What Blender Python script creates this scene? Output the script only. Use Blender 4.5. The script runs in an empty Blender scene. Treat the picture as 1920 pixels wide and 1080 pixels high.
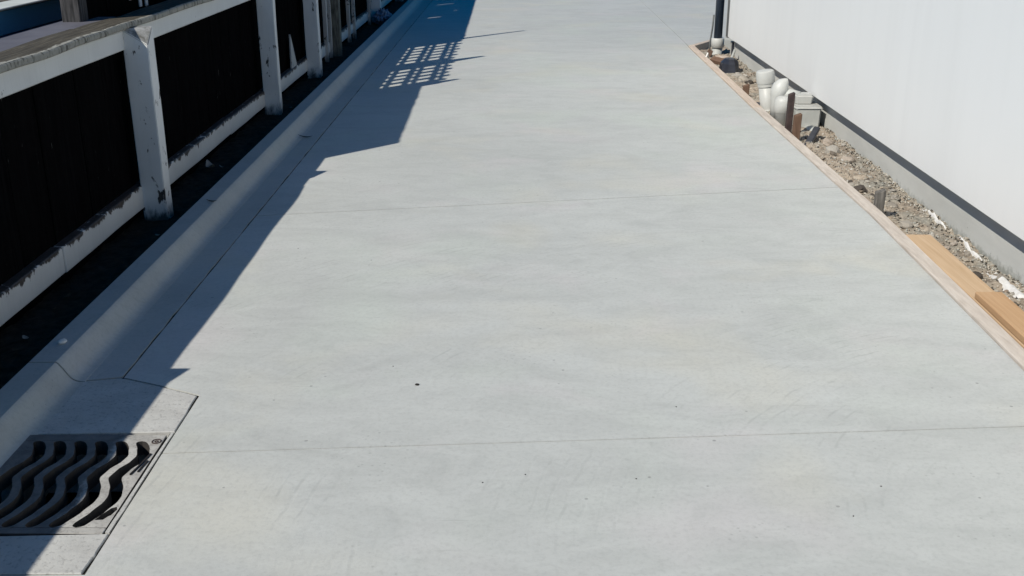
import bpy, bmesh, math, random
from mathutils import Vector, Matrix, noise
R = math.radians
random.seed(7)
sc = bpy.context.scene
COL = sc.collection

# ------------------------------------------------------------------ camera, sky, sun, exposure
CAM_H, FPX, PITCH, YAW = 1.5, 1990.0, R(20.398), R(0.405)
cam_d = bpy.data.cameras.new('camera'); cam_d.sensor_width = 36; cam_d.lens = FPX / 1920 * 36
cam_d.clip_start = 0.05; cam_d.clip_end = 500
cam = bpy.data.objects.new('camera', cam_d); COL.objects.link(cam)
cam.location = (0, 0, CAM_H); cam.rotation_euler = (R(90) - PITCH, 0, YAW)
sc.camera = cam

KX, KY = 0.755, 0.80                       # metres of shadow (across, along) for a metre of height
SUN_EL = math.atan(1 / math.hypot(KX, KY)); SUN_AZ = math.atan2(-KX, -KY)
world = bpy.data.worlds.new('World'); sc.world = world; world.use_nodes = True
wn = world.node_tree.nodes; wl = world.node_tree.links
sky = wn.new('ShaderNodeTexSky'); sky.sky_type = 'NISHITA'; sky.sun_disc = False
sky.sun_elevation = SUN_EL; sky.sun_rotation = SUN_AZ
sky.altitude = 0; sky.air_density = 1.0; sky.dust_density = 0.0; sky.ozone_density = 10.0
bg = wn['Background']; bg.inputs['Strength'].default_value = 0.05
deep = wn.new('ShaderNodeHueSaturation'); deep.inputs['Saturation'].default_value = 1.55; deep.inputs['Value'].default_value = 1.55
deep.inputs['Hue'].default_value = 0.492                  # a deep clear blue, the same over the whole sky
wl.new(sky.outputs[0], deep.inputs['Color']); wl.new(deep.outputs[0], bg.inputs['Color'])
sun_d = bpy.data.lights.new('sun', 'SUN'); sun_d.energy = 4.6; sun_d.angle = R(0.5); sun_d.color = (1.0, 0.945, 0.845)
sun = bpy.data.objects.new('sun', sun_d); COL.objects.link(sun)
sun.rotation_euler = Vector((KX, KY, -1)).to_track_quat('-Z', 'Y').to_euler()
sun.location = (-6, -6, 8)
sc.view_settings.view_transform = 'Standard'; sc.view_settings.look = 'None'
sc.view_settings.exposure = 0.0; sc.view_settings.gamma = 1.0; sc.view_settings.use_curve_mapping = False
sc.render.resolution_x = 1024; sc.render.resolution_y = 576

# ------------------------------------------------------------------ pixel to place
def ray(x, y):
    u = (x - 960) / FPX; v = -(y - 540) / FPX
    c, s = math.cos(PITCH), math.sin(PITCH)
    d = Vector((u, c + v * s, -s + v * c))
    return Matrix.Rotation(YAW, 3, 'Z') @ d
def gz(x, y, z=0.0):
    d = ray(x, y); return Vector((0, 0, CAM_H)) + d * ((z - CAM_H) / d.z)

# ------------------------------------------------------------------ materials
class NT:
    def __init__(s, name, rough=0.8, spec=0.3):
        m = bpy.data.materials.new(name); m.use_nodes = True
        s.m = m; s.n = m.node_tree.nodes; s.l = m.node_tree.links
        s.b = s.n['Principled BSDF']; s.b.inputs['Roughness'].default_value = rough
        s.b.inputs['Specular IOR Level'].default_value = spec
        s.tc = s.n.new('ShaderNodeTexCoord'); s.geo = s.n.new('ShaderNodeNewGeometry')
        s.pos = s.geo.outputs['Position']; s.obj = s.tc.outputs['Object']; s.gen = s.tc.outputs['Generated']
    def map(s, src, scale=(1, 1, 1), rot=(0, 0, 0), loc=(0, 0, 0)):
        n = s.n.new('ShaderNodeMapping'); n.inputs['Scale'].default_value = scale
        n.inputs['Rotation'].default_value = rot; n.inputs['Location'].default_value = loc
        s.l.new(src, n.inputs['Vector']); return n.outputs[0]
    def noise(s, src, scale, detail=4, rough=0.55, dist=0.0):
        n = s.n.new('ShaderNodeTexNoise'); n.inputs['Scale'].default_value = scale
        n.inputs['Detail'].default_value = detail; n.inputs['Roughness'].default_value = rough
        n.inputs['Distortion'].default_value = dist
        s.l.new(src, n.inputs['Vector']); return n.outputs[0]
    def voro(s, src, scale, feat='F1', out='Distance', rnd=1.0):
        n = s.n.new('ShaderNodeTexVoronoi'); n.feature = feat; n.inputs['Scale'].default_value = scale
        n.inputs['Randomness'].default_value = rnd
        s.l.new(src, n.inputs['Vector']); return n.outputs[out]
    def wave(s, src, scale, dist, detail=2, typ='RINGS', dscale=1.0):
        n = s.n.new('ShaderNodeTexWave'); n.wave_type = typ; n.inputs['Scale'].default_value = scale
        n.inputs['Distortion'].default_value = dist; n.inputs['Detail'].default_value = detail
        n.inputs['Detail Scale'].default_value = dscale
        if typ == 'RINGS': n.rings_direction = 'Z'
        s.l.new(src, n.inputs['Vector']); return n.outputs['Fac']
    def ramp(s, fac, *stops):
        n = s.n.new('ShaderNodeValToRGB'); e = n.color_ramp.elements
        while len(e) < len(stops): e.new(0.5)
        for k, (p, c) in enumerate(stops):
            e[k].position = p
            if not isinstance(c, (tuple, list)): c = (c, c, c)
            e[k].color = (*c, 1)
        s.l.new(fac, n.inputs[0]); return n.outputs[0]
    def mix(s, fac, a, b, typ='MIX'):
        n = s.n.new('ShaderNodeMix'); n.data_type = 'RGBA'; n.blend_type = typ
        for sock, v in ((n.inputs[0], fac), (n.inputs[6], a), (n.inputs[7], b)):
            if isinstance(v, (int, float)): sock.default_value = v if sock.type == 'VALUE' else (v, v, v, 1)
            elif isinstance(v, (tuple, list)): sock.default_value = (*v, 1)
            else: s.l.new(v, sock)
        return n.outputs[2]
    def math(s, op, a, b=0.0):
        n = s.n.new('ShaderNodeMath'); n.operation = op
        for sock, v in zip(n.inputs, (a, b)):
            if isinstance(v, (int, float)): sock.default_value = v
            else: s.l.new(v, sock)
        return n.outputs[0]
    def sep(s, src):
        n = s.n.new('ShaderNodeSeparateXYZ'); s.l.new(src, n.inputs[0]); return n.outputs
    def rnd(s):
        n = s.n.new('ShaderNodeObjectInfo'); return n.outputs['Random']
    def col(s, c):
        if isinstance(c, (tuple, list)): s.b.inputs['Base Color'].default_value = (*c, 1)
        else: s.l.new(c, s.b.inputs['Base Color'])
    def bump(s, h, strength=0.3, dist=0.01):
        n = s.n.new('ShaderNodeBump'); n.inputs['Strength'].default_value = strength; n.inputs['Distance'].default_value = dist
        s.l.new(h, n.inputs['Height']); s.l.new(n.outputs[0], s.b.inputs['Normal'])

M = {}
def concrete(name, base, tint=1.0, pits=True, streak=1.0):
    t = NT(name, 0.75, 0.25)
    p = t.pos
    big = t.noise(t.map(p, (0.55, 0.9, 1)), 1.0, 4, 0.6, 0.6)
    c = t.mix(t.ramp(big, (0.3, 0.0), (0.72, 1.0)), tuple(v * 0.93 for v in base), tuple(min(v * 1.05, 1) for v in base))
    # long trowel sweeps running across the drive
    st = t.noise(t.map(p, (1.0, 2.3, 1), (0, 0, R(10)), (3, 1, 0)), 1.5, 7, 0.66, 1.6)
    c = t.mix(t.math('MULTIPLY', t.ramp(st, (0.36, 1.0), (0.56, 0.0)), 0.22 * streak), c, tuple(v * 0.62 for v in base))
    st2 = t.noise(t.map(p, (1.2, 2.6, 1), (0, 0, R(-24)), (9, 4, 0)), 2.4, 6, 0.65, 1.4)
    c = t.mix(t.math('MULTIPLY', t.ramp(st2, (0.58, 0.0), (0.76, 1.0)), 0.30 * streak), c, tuple(min(v * 1.16, .95) for v in base))
    # faint ochre, pink and green blotches left by the cure
    for k, (cc, sc_, lo) in enumerate((((0.60, 0.56, 0.44), 1.3, 0.60), ((0.58, 0.52, 0.53), 1.7, 0.63), ((0.50, 0.56, 0.48), 1.1, 0.60))):
        bl = t.noise(t.map(p, (1, 1, 1), (0, 0, 0), (11.3 * k + 2, 5.1 * k, 0)), sc_, 3, 0.5, 0.3)
        c = t.mix(t.math('MULTIPLY', t.ramp(bl, (lo - 0.06, 0.0), (lo + 0.12, 1.0)), 0.32 * tint), c, cc)
    mot = t.noise(t.map(p, (1, 1.5, 1), (0, 0, R(-18)), (6, 2, 0)), 5.5, 6, 0.7, 1.2)
    c = t.mix(t.math('MULTIPLY', t.ramp(mot, (0.34, 1.0), (0.5, 0.0)), 0.15 * streak), c, tuple(v * 0.6 for v in base))
    c = t.mix(t.math('MULTIPLY', t.ramp(mot, (0.52, 0.0), (0.70, 1.0)), 0.22 * streak), c, tuple(min(v * 1.15, .95) for v in base))
    # drag scratches
    for k, ang in enumerate((-52, 35)):
        scr = t.noise(t.map(p, (3, 60, 1), (0, 0, R(ang)), (k * 3, 1, 0)), 1.0, 3, 0.5, 0.4)
        sg = t.ramp(t.noise(t.map(p, (1, 1, 1), (0, 0, 0), (k * 7 + 1, 6, 0)), 2.2, 3), (0.55, 0.0), (0.66, 1.0))
        c = t.mix(t.math('MULTIPLY', t.math('MULTIPLY', t.ramp(scr, (0.66, 0.0), (0.70, 1.0)), sg), 0.35 * streak), c, tuple(v * 0.62 for v in base))
    # float swirls
    swm = t.ramp(t.noise(t.map(p, (1, 1, 1), (0, 0, 0), (4, 8, 0)), 1.5, 2), (0.46, 0.0), (0.60, 1.0))
    sw = t.wave(t.map(p, (1, 1.15, 1), (0, 0, 0), (-2.2, -2.4, 0)), 7.0, 2.2, 2, 'RINGS', 0.9)
    swl = t.math('MULTIPLY', t.ramp(sw, (0.0, 1.0), (0.16, 0.0)), swm)
    gate = t.ramp(t.noise(p, 9.0, 3), (0.50, 0.0), (0.62, 1.0))
    c = t.mix(t.math('MULTIPLY', t.math('MULTIPLY', swl, gate), 0.30 * streak), c, tuple(v * 0.6 for v in base))
    fine = t.noise(p, 60, 6, 0.75)
    c = t.mix(t.math('MULTIPLY', t.ramp(fine, (0.36, 1.0), (0.52, 0.0)), 0.26), c, tuple(v * 0.6 for v in base))
    h = t.mix(0.5, fine, st)
    if pits:
        v = t.voro(p, 14, 'F1'); g = t.ramp(t.noise(t.map(p, (1, 1, 1), (0, 0, 0), (1, 3, 0)), 2.3, 3), (0.52, 0.0), (0.60, 1.0))
        dot = t.math('MULTIPLY', t.ramp(v, (0.055, 1.0), (0.085, 0.0)), g)
        c = t.mix(t.math('MULTIPLY', dot, 0.55), c, tuple(v_ * 0.35 for v_ in base))
        v2 = t.voro(t.map(p, (1, 1, 1), (0, 0, 0), (5, 5, 0)), 42, 'F1')
        g2 = t.ramp(t.noise(t.map(p, (1, 1, 1), (0, 0, 0), (7, 2, 0)), 3.1, 4, 0.6), (0.55, 0.0), (0.64, 1.0))
        d2 = t.math('MULTIPLY', t.ramp(v2, (0.10, 1.0), (0.20, 0.0)), g2)
        c = t.mix(t.math('MULTIPLY', d2, 0.38), c, tuple(v_ * 0.45 for v_ in base))
        h = t.math('SUBTRACT', h, t.math('MULTIPLY', dot, 0.6))
    h = t.math('ADD', h, t.math('MULTIPLY', swl, -0.25))
    t.col(c); t.bump(h, 0.35, 0.004); return t.m
M['slab'] = concrete('driveway concrete', (0.492, 0.505, 0.484))
M['kerb'] = concrete('kerb concrete', (0.425, 0.435, 0.415), 0.6, True, 0.7)
def apron_mat():
    t = NT('cement splashed drain concrete', 0.8, 0.2); p = t.pos
    n = t.noise(p, 9, 6, 0.65); f = t.noise(p, 70, 5, 0.7)
    c = t.ramp(n, (0.3, (0.42, 0.415, 0.395)), (0.7, (0.53, 0.53, 0.505)))
    c = t.mix(t.math('MULTIPLY', t.ramp(f, (0.34, 1.0), (0.46, 0.0)), 0.5), c, (0.16, 0.155, 0.15))
    t.col(c); t.bump(t.mix(0.5, n, f), 0.5, 0.006); return t.m
M['apron'] = apron_mat()
def grate_mat():
    t = NT('cement splashed cast iron with painted shade', 0.7, 0.3); p = t.pos
    n = t.noise(p, 14, 6, 0.65, 0.4); f = t.noise(p, 120, 4, 0.7)
    nz = t.sep(t.geo.outputs['Normal'])[2]
    top = t.ramp(nz, (0.3, 0.0), (0.8, 1.0))
    cem = t.ramp(n, (0.32, (0.31, 0.30, 0.28)), (0.62, (0.47, 0.46, 0.43)))
    cem = t.mix(t.math('MULTIPLY', t.ramp(f, (0.36, 1.0), (0.48, 0.0)), 0.45), cem, (0.12, 0.11, 0.10))
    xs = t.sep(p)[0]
    cem = t.mix(t.ramp(t.math('ADD', t.math('MULTIPLY', t.math('ADD', xs, 1.17), 9.0), n), (0.42, 0.0), (0.66, 1.0)), t.ramp(n, (0.3, (0.10, 0.095, 0.09)), (0.7, (0.22, 0.21, 0.20))), cem)  # cement splash thins kerbwards; bars there darkened too, painting in the fence's shade
    iron = t.ramp(n, (0.3, (0.03, 0.028, 0.027)), (0.8, (0.075, 0.066, 0.06)))
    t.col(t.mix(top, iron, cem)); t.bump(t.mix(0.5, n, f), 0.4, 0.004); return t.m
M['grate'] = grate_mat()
def plain(name, c1, c2, scale=8, rough=0.8, bump=0.3, spec=0.25, det=5, dist=0.006, stretch=(1, 1, 1), jit=0.0, wpos=False):
    t = NT(name, rough, spec); src = t.map(t.pos if wpos else t.obj, stretch)
    n = t.noise(src, scale, det, 0.62, 0.3)
    c = t.ramp(n, (0.32, c1), (0.68, c2))
    if jit:
        c = t.mix(t.math('MULTIPLY', t.rnd(), jit), c, tuple(v * 0.45 for v in c1))
    t.col(c); t.bump(n, bump, dist); return t.m
M['soil'] = plain('damp dark soil', (0.010, 0.009, 0.008), (0.045, 0.038, 0.03), 22, 0.95, 0.8, 0.1, 7, 0.02, wpos=True)
M['ground'] = plain('bare ground', (0.06, 0.052, 0.042), (0.13, 0.11, 0.09), 3, 0.95, 0.5, 0.1, 7, 0.03, wpos=True)
def rubble_soil():
    t = NT('dry trench soil', 0.95, 0.1); p = t.pos
    n = t.noise(p, 26, 7, 0.7); b = t.noise(p, 4.5, 3, 0.5)
    c = t.ramp(n, (0.28, (0.07, 0.055, 0.042)), (0.38, (0.22, 0.18, 0.14)), (0.54, (0.37, 0.31, 0.245)), (0.72, (0.54, 0.475, 0.385)))
    c = t.mix(t.ramp(b, (0.45, 0.0), (0.62, 0.55)), c, (0.29, 0.30, 0.27))
    t.col(c); t.bump(n, 0.9, 0.015); return t.m
M['trench'] = rubble_soil()
def stone_mat():
    t = NT('rubble stone', 0.9, 0.15); n = t.noise(t.obj, 30, 5, 0.6)
    r = t.rnd()
    c = t.ramp(r, (0.0, (0.06, 0.052, 0.045)), (0.12, (0.09, 0.08, 0.07)), (0.2, (0.42, 0.35, 0.27)), (0.4, (0.54, 0.49, 0.41)), (0.6, (0.30, 0.27, 0.23)), (0.8, (0.56, 0.53, 0.47)), (1.0, (0.38, 0.29, 0.22)))
    c = t.mix(t.ramp(n, (0.35, 0.5), (0.6, 0.0)), c, (0.12, 0.10, 0.085)); t.col(c); t.bump(n, 0.6, 0.006); return t.m
M['stone'] = stone_mat()
def gravel_mat():
    t = NT('loose gravel', 0.95, 0.1)
    n = t.n.new('ShaderNodeNewGeometry'); r = n.outputs['Random Per Island']
    c = t.ramp(r, (0.0, (0.03, 0.027, 0.023)), (0.2, (0.10, 0.09, 0.075)), (0.36, (0.34, 0.29, 0.235)), (0.6, (0.46, 0.42, 0.35)), (0.85, (0.27, 0.275, 0.25)), (1.0, (0.60, 0.58, 0.54)))
    t.col(c); return t.m
M['gravel'] = gravel_mat()
def paint(name, base, wear, chips=0.62, base_dirt=None, topwear=False):
    t = NT(name, 0.55, 0.35); p = t.pos
    n = t.noise(t.map(p, (1, 1, 0.5)), 16, 6, 0.68, 0.5); l = t.noise(p, 2.6, 4, 0.6)
    c = t.mix(t.ramp(l, (0.3, 0.0), (0.7, 1.0)), base, tuple(v * 0.86 for v in base))
    gr = t.noise(t.map(p, (14, 14, 1.1)), 4, 4)
    c = t.mix(t.math('MULTIPLY', t.ramp(gr, (0.35, 1.0), (0.5, 0.0)), 0.10), c, tuple(v * 0.6 for v in base))
    mask = t.ramp(n, (chips, 0.0), (chips + 0.03, 1.0))
    if topwear:
        g = t.sep(t.gen)[2]
        e = t.math('ADD', t.math('MULTIPLY', t.ramp(g, (0.58, 0.0), (1.0, 1.0)), 0.34), t.math('MULTIPLY', n, 0.9))
        mask = t.math('MAXIMUM', mask, t.ramp(e, (0.66, 0.0), (0.69, 1.0)))
    c = t.mix(mask, c, t.ramp(gr, (0.3, tuple(v * 0.5 for v in wear)), (0.7, wear)))
    if base_dirt:
        nz = t.sep(t.geo.outputs['Normal'])[2]
        c = t.mix(t.math('MULTIPLY', t.ramp(nz, (0.25, 0.0), (0.45, 1.0)), t.ramp(n, (0.34, 1.0), (0.66, 0.35))), c, (0.12, 0.115, 0.10))
        z = t.sep(p)[2]
        d = t.math('ADD', t.math('MULTIPLY', z, 3.2), t.math('MULTIPLY', n, 1.0))
        c = t.mix(t.ramp(d, (0.34, 0.9), (0.56, 0.0)), c, base_dirt)
    t.col(c); t.bump(t.mix(mask, 0.6, 0.2), 0.3, 0.003); return t.m
M['white_post'] = paint('weathered white paint', (0.70, 0.71, 0.70), (0.055, 0.05, 0.045), 0.615, (0.03, 0.035, 0.03))
M['white_rail'] = paint('white painted rail', (0.66, 0.67, 0.655), (0.085, 0.07, 0.06), 0.665)
M['flaky_rail'] = paint('flaking white painted rail', (0.62, 0.63, 0.62), (0.075, 0.06, 0.053), 0.68, None, True)
M['white_batten'] = paint('dirty white batten paint', (0.42, 0.42, 0.41), (0.06, 0.055, 0.05), 0.60, (0.04, 0.042, 0.036))
def paling_mat():
    t = NT('black stained palings', 1.0, 0.0); p = t.pos
    n = t.noise(t.map(p, (1, 22, 1.2)), 3, 5, 0.65); f = t.noise(p, 34, 3, 0.5)
    c = t.ramp(n, (0.35, (0.0025, 0.0025, 0.003)), (0.75, (0.0075, 0.0075, 0.008)))
    c = t.mix(t.math('MULTIPLY', t.rnd(), 0.4), c, (0.004, 0.004, 0.004))
    sp = t.noise(t.map(p, (1, 9, 2.2), (0, 0, 0), (2, 1, 0)), 6, 3, 0.5)
    c = t.mix(t.ramp(sp, (0.72, 0.0), (0.80, 0.55)), c, (0.13, 0.13, 0.12))
    t.col(c); t.bump(n, 0.5, 0.004); return t.m
M['paling'] = paling_mat()
M['old_wood'] = plain('grey weathered timber', (0.045, 0.040, 0.032), (0.16, 0.145, 0.12), 5, 0.9, 0.6, 0.15, 6, 0.006, (14, 1.0, 14), wpos=True)
M['old_wood_v'] = plain('grey weathered upright timber', (0.018, 0.018, 0.018), (0.10, 0.095, 0.095), 5, 0.9, 0.6, 0.15, 6, 0.006, (14, 14, 1.0), wpos=True)
M['rough_post'] = plain('mossy bare timber', (0.06, 0.06, 0.05), (0.20, 0.195, 0.165), 6, 0.9, 0.7, 0.15, 6, 0.006, (8, 8, 1.5), wpos=True)
def pine_mat(name, c1, c2):
    t = NT(name, 0.7, 0.25); p = t.pos
    k = t.voro(t.map(p, (11, 2.6, 1)), 1.0); n = t.noise(t.map(p, (30, 1.0, 30)), 2.2, 5, 0.6, t_d(0.6))
    c = t.ramp(n, (0.3, c1), (0.7, c2)); c = t.mix(t.ramp(k, (0.05, 0.85), (0.10, 0.0)), c, (0.14, 0.075, 0.035))
    t.col(c); t.bump(n, 0.2, 0.002); return t.m
t_d = lambda v: v
M['pine'] = pine_mat('fresh pine', (0.46, 0.315, 0.185), (0.56, 0.405, 0.26))
M['pine2'] = pine_mat('orange pine', (0.41, 0.245, 0.125), (0.51, 0.335, 0.19))
def cap_mat():
    t = NT('bare cap timber with paint remnants', 0.9, 0.15); p = t.pos
    gr = t.noise(t.map(p, (16, 0.9, 16)), 4, 6, 0.65)
    c = t.ramp(gr, (0.3, (0.035, 0.031, 0.024)), (0.7, (0.125, 0.112, 0.088)))
    n = t.noise(t.map(p, (2, 1, 2)), 13, 6, 0.7, 0.6)
    x = t.sep(p)[0]
    e = t.math('ADD', t.math('MULTIPLY', t.math('ADD', x, 1.90), 14.0), n)
    c = t.mix(t.ramp(e, (0.70, 0.0), (0.76, 0.9)), c, (0.33, 0.325, 0.285))
    n2 = t.noise(t.map(p, (3, 5, 1.5), (0, 0, 0), (2, 7, 1)), 7, 6, 0.72, 0.8)
    c = t.mix(t.ramp(n2, (0.52, 0.0), (0.60, 0.8)), c, (0.055, 0.048, 0.038))
    t.col(c); t.bump(t.mix(0.5, gr, n2), 0.8, 0.008); return t.m
M['cap'] = cap_mat()
M['mauve_board'] = plain('faded mauve grey board', (0.095, 0.093, 0.11), (0.135, 0.132, 0.15), 5, 0.8, 0.2, wpos=True)
M['blue'] = plain('blue paint', (0.085, 0.36, 0.62), (0.10, 0.40, 0.70), 3, 0.5, 0.1, 0.4, wpos=True)
M['blue_shaded'] = plain('blue paint with shadow painted in', (0.012, 0.03, 0.10), (0.018, 0.042, 0.13), 3, 0.5, 0.1, 0.4, wpos=True)  # shaded copy of the blue: shadow on the lower band put into the colour
M['pale_trim'] = plain('pale trim', (0.50, 0.52, 0.48), (0.6, 0.62, 0.58), 6, 0.6, 0.1, wpos=True)
def wall_mat():
    t = NT('white rendered panel', 0.6, 0.25); p = t.pos
    n = t.noise(p, 0.7, 4, 0.5); v = t.noise(t.map(p, (1, 3.5, 0.25)), 1.6, 4); f = t.noise(p, 150, 3)
    c = t.ramp(n, (0.3, (0.73, 0.735, 0.725)), (0.7, (0.765, 0.77, 0.76)))
    c = t.mix(t.math('MULTIPLY', t.ramp(v, (0.35, 1.0), (0.55, 0.0)), 0.14), c, (0.62, 0.62, 0.61))
    t.col(c); t.bump(f, 0.08, 0.002); return t.m
M['wall'] = wall_mat()
def footing_mat():
    t = NT('concrete footing', 0.85, 0.2); p = t.pos
    n = t.noise(t.map(p, (1, 0.7, 2.5)), 3, 6, 0.6); z = t.sep(p)[2]
    c = t.ramp(n, (0.3, (0.47, 0.475, 0.45)), (0.7, (0.56, 0.565, 0.54)))
    st = t.noise(p, 30, 6, 0.7)
    d = t.math('ADD', t.math('MULTIPLY', z, -6.0), t.math('MULTIPLY', st, 0.9))
    c = t.mix(t.ramp(d, (0.74, 0.0), (0.98, 0.7)), c, (0.22, 0.23, 0.20))
    v = t.voro(p, 26); g = t.ramp(t.noise(p, 5, 3), (0.52, 0.0), (0.6, 1.0))
    c = t.mix(t.math('MULTIPLY', t.math('MULTIPLY', t.ramp(v, (0.07, 1.0), (0.12, 0.0)), g), 0.5), c, (0.14, 0.14, 0.13))
    t.col(c); t.bump(st, 0.3, 0.004); return t.m
M['footing'] = footing_mat()
M['form_wood'] = plain('pinkish sawn formwork timber', (0.47, 0.38, 0.305), (0.60, 0.51, 0.43), 5, 0.85, 0.3, 0.15, 6, 0.003, (12, 0.9, 12), wpos=True)
M['form_grey'] = plain('cement stained formwork timber', (0.44, 0.385, 0.33), (0.60, 0.54, 0.475), 5, 0.85, 0.3, 0.15, 6, 0.003, (10, 1.1, 10), wpos=True)
M['peg_brown'] = plain('brown timber peg', (0.10, 0.06, 0.04), (0.19, 0.12, 0.085), 5, 0.85, 0.4, 0.15, 5, 0.004, (12, 12, 1), wpos=True)
M['peg_grey'] = plain('grey timber peg', (0.075, 0.07, 0.064), (0.20, 0.185, 0.165), 6, 0.9, 0.5, 0.15, 5, 0.004, (12, 12, 1), wpos=True)
M['rust'] = plain('rusty dark steel', (0.03, 0.022, 0.022), (0.075, 0.05, 0.045), 20, 0.7, 0.3, 0.3, wpos=True)
M['pvc'] = plain('dusty white plastic', (0.43, 0.43, 0.405), (0.53, 0.535, 0.51), 5, 0.45, 0.1, 0.4, 4, wpos=True)
M['pvc2'] = plain('grubby white plastic', (0.37, 0.38, 0.36), (0.49, 0.50, 0.475), 6, 0.5, 0.15, 0.35, 5, wpos=True)
M['black_plastic'] = plain('black plastic', (0.016, 0.018, 0.026), (0.035, 0.038, 0.05), 9, 0.45, 0.15, 0.45, wpos=True)
M['downpipe'] = plain('slate blue steel', (0.018, 0.034, 0.058), (0.026, 0.046, 0.074), 4, 0.4, 0.05, 0.45, wpos=True)
M['flashing'] = plain('grey flashing', (0.10, 0.105, 0.105), (0.15, 0.155, 0.15), 4, 0.5, 0.1, wpos=True)
M['roof'] = plain('grey roof steel', (0.10, 0.105, 0.115), (0.14, 0.145, 0.155), 2, 0.5, 0.1, wpos=True)
M['pebble'] = plain('dark pebble', (0.015, 0.014, 0.013), (0.05, 0.045, 0.04), 40, 0.8, 0.3)
M['chip'] = plain('white chip', (0.62, 0.62, 0.60), (0.75, 0.75, 0.72), 30, 0.7, 0.2)
M['leaf'] = plain('dry leaf', (0.025, 0.022, 0.016), (0.07, 0.055, 0.035), 30, 0.8, 0.3)
M['leaf_pale'] = plain('pale dry scrap', (0.20, 0.19, 0.17), (0.33, 0.31, 0.28), 30, 0.8, 0.3)
M['bag'] = plain('blue grey crumpled sheet', (0.08, 0.11, 0.17), (0.20, 0.24, 0.32), 12, 0.6, 0.5, 0.3, 5, 0.01)
M['mortar'] = plain('white mortar spill', (0.58, 0.57, 0.54), (0.80, 0.79, 0.77), 24, 0.9, 0.6, wpos=True)
M['joint_dirt'] = plain('dirt packed in the joint', (0.02, 0.018, 0.015), (0.07, 0.062, 0.05), 40, 0.95, 0.4, 0.05, wpos=True)
M['pit'] = plain('wet drain pit', (0.008, 0.008, 0.009), (0.03, 0.028, 0.028), 6, 0.7, 0.3, wpos=True)

# ------------------------------------------------------------------ builders
def link(name, me, mat=None, parent=None, smooth=False):
    o = bpy.data.objects.new(name, me); COL.objects.link(o)
    if mat is not None and not me.materials: me.materials.append(M[mat])
    if parent: o.parent = parent
    if smooth:
        for f in me.polygons: f.use_smooth = True
    return o
def tag(o, label, cat, group=None):
    o['label'] = label; o['category'] = cat
    if group: o['group'] = group
    return o
def struct(o, kind='structure', label=None):
    o['kind'] = kind
    if label: o['label'] = label
    return o
def empty(name, loc=(0, 0, 0)):
    o = bpy.data.objects.new(name, None); COL.objects.link(o); o.location = loc; o.empty_display_size = 0.1; return o
def mesh_bm(bm, name):
    bmesh.ops.recalc_face_normals(bm, faces=bm.faces)
    me = bpy.data.meshes.new(name); bm.to_mesh(me); bm.free(); return me
def box_me(name, x0, x1, y0, y1, z0, z1, bev=0.003, seg=1, cuts=0, jit=0.0):
    bm = bmesh.new(); bmesh.ops.create_cube(bm, size=1)
    for v in bm.verts:
        v.co = Vector(((x0 if v.co.x < 0 else x1), (y0 if v.co.y < 0 else y1), (z0 if v.co.z < 0 else z1)))
    if cuts:
        ax = max(range(3), key=lambda k: (x1 - x0, y1 - y0, z1 - z0)[k])
        es = [e for e in bm.edges if abs((e.verts[0].co - e.verts[1].co)[ax]) > 1e-6]
        bmesh.ops.subdivide_edges(bm, edges=es, cuts=cuts)
    if bev: bmesh.ops.bevel(bm, geom=[e for e in bm.edges if len(e.link_faces) == 2 and e.calc_face_angle(0) > 0.5], offset=bev, segments=seg, affect='EDGES')
    if jit:
        for v in bm.verts:
            n = noise.noise_vector(v.co * 2.3 + Vector((y0 * 3.1, x0 * 7, z0)))
            v.co += n * jit
    return mesh_bm(bm, name)
def box(name, x0, x1, y0, y1, z0, z1, mat, parent=None, bev=0.003, cuts=0, jit=0.0, seg=1):
    return link(name, box_me(name, x0, x1, y0, y1, z0, z1, bev, seg, cuts, jit), mat, parent)
def prism_me(name, poly, z0, z1, bev=0.0):
    bm = bmesh.new()
    vs = [bm.verts.new((p[0], p[1], z0)) for p in poly]
    f = bm.faces.new(vs)
    r = bmesh.ops.extrude_face_region(bm, geom=[f])
    tv = [e for e in r['geom'] if isinstance(e, bmesh.types.BMVert)]
    for v in tv: v.co.z = z1
    bm.normal_update()
    if bev:
        top = [e for e in bm.edges if all(abs(v.co.z - max(z0, z1)) < 1e-6 for v in e.verts)]
        bmesh.ops.bevel(bm, geom=top, offset=bev, segments=1, affect='EDGES')
    return mesh_bm(bm, name)
def extrude_profile(name, prof, ys, mat, parent=None, jit=0.0, smooth=False):
    bm = bmesh.new(); rows = []
    for y in ys:
        rows.append([bm.verts.new((x + jit * noise.noise(Vector((x * 9, y * 2.1, z * 9))), y, z + jit * noise.noise(Vector((x * 9 + 5, y * 2.1, z * 9))))) for x, z in prof])
    n = len(prof)
    for a, b in zip(rows, rows[1:]):
        for i in range(n): bm.faces.new((a[i], a[(i + 1) % n], b[(i + 1) % n], b[i]))
    bm.faces.new(rows[0]); bm.faces.new(rows[-1])
    return link(name, mesh_bm(bm, name), mat, parent, smooth)
def lathe_me(name, prof, seg=28, cap=True):
    bm = bmesh.new(); rings = []
    for r, z in prof:
        rings.append([bm.verts.new((r * math.cos(2 * math.pi * k / seg), r * math.sin(2 * math.pi * k / seg), z)) for k in range(seg)])
    for a, b in zip(rings, rings[1:]):
        for k in range(seg): bm.faces.new((a[k], a[(k + 1) % seg], b[(k + 1) % seg], b[k]))
    if cap: bm.faces.new(rings[0]); bm.faces.new(rings[-1])
    return mesh_bm(bm, name)
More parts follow.
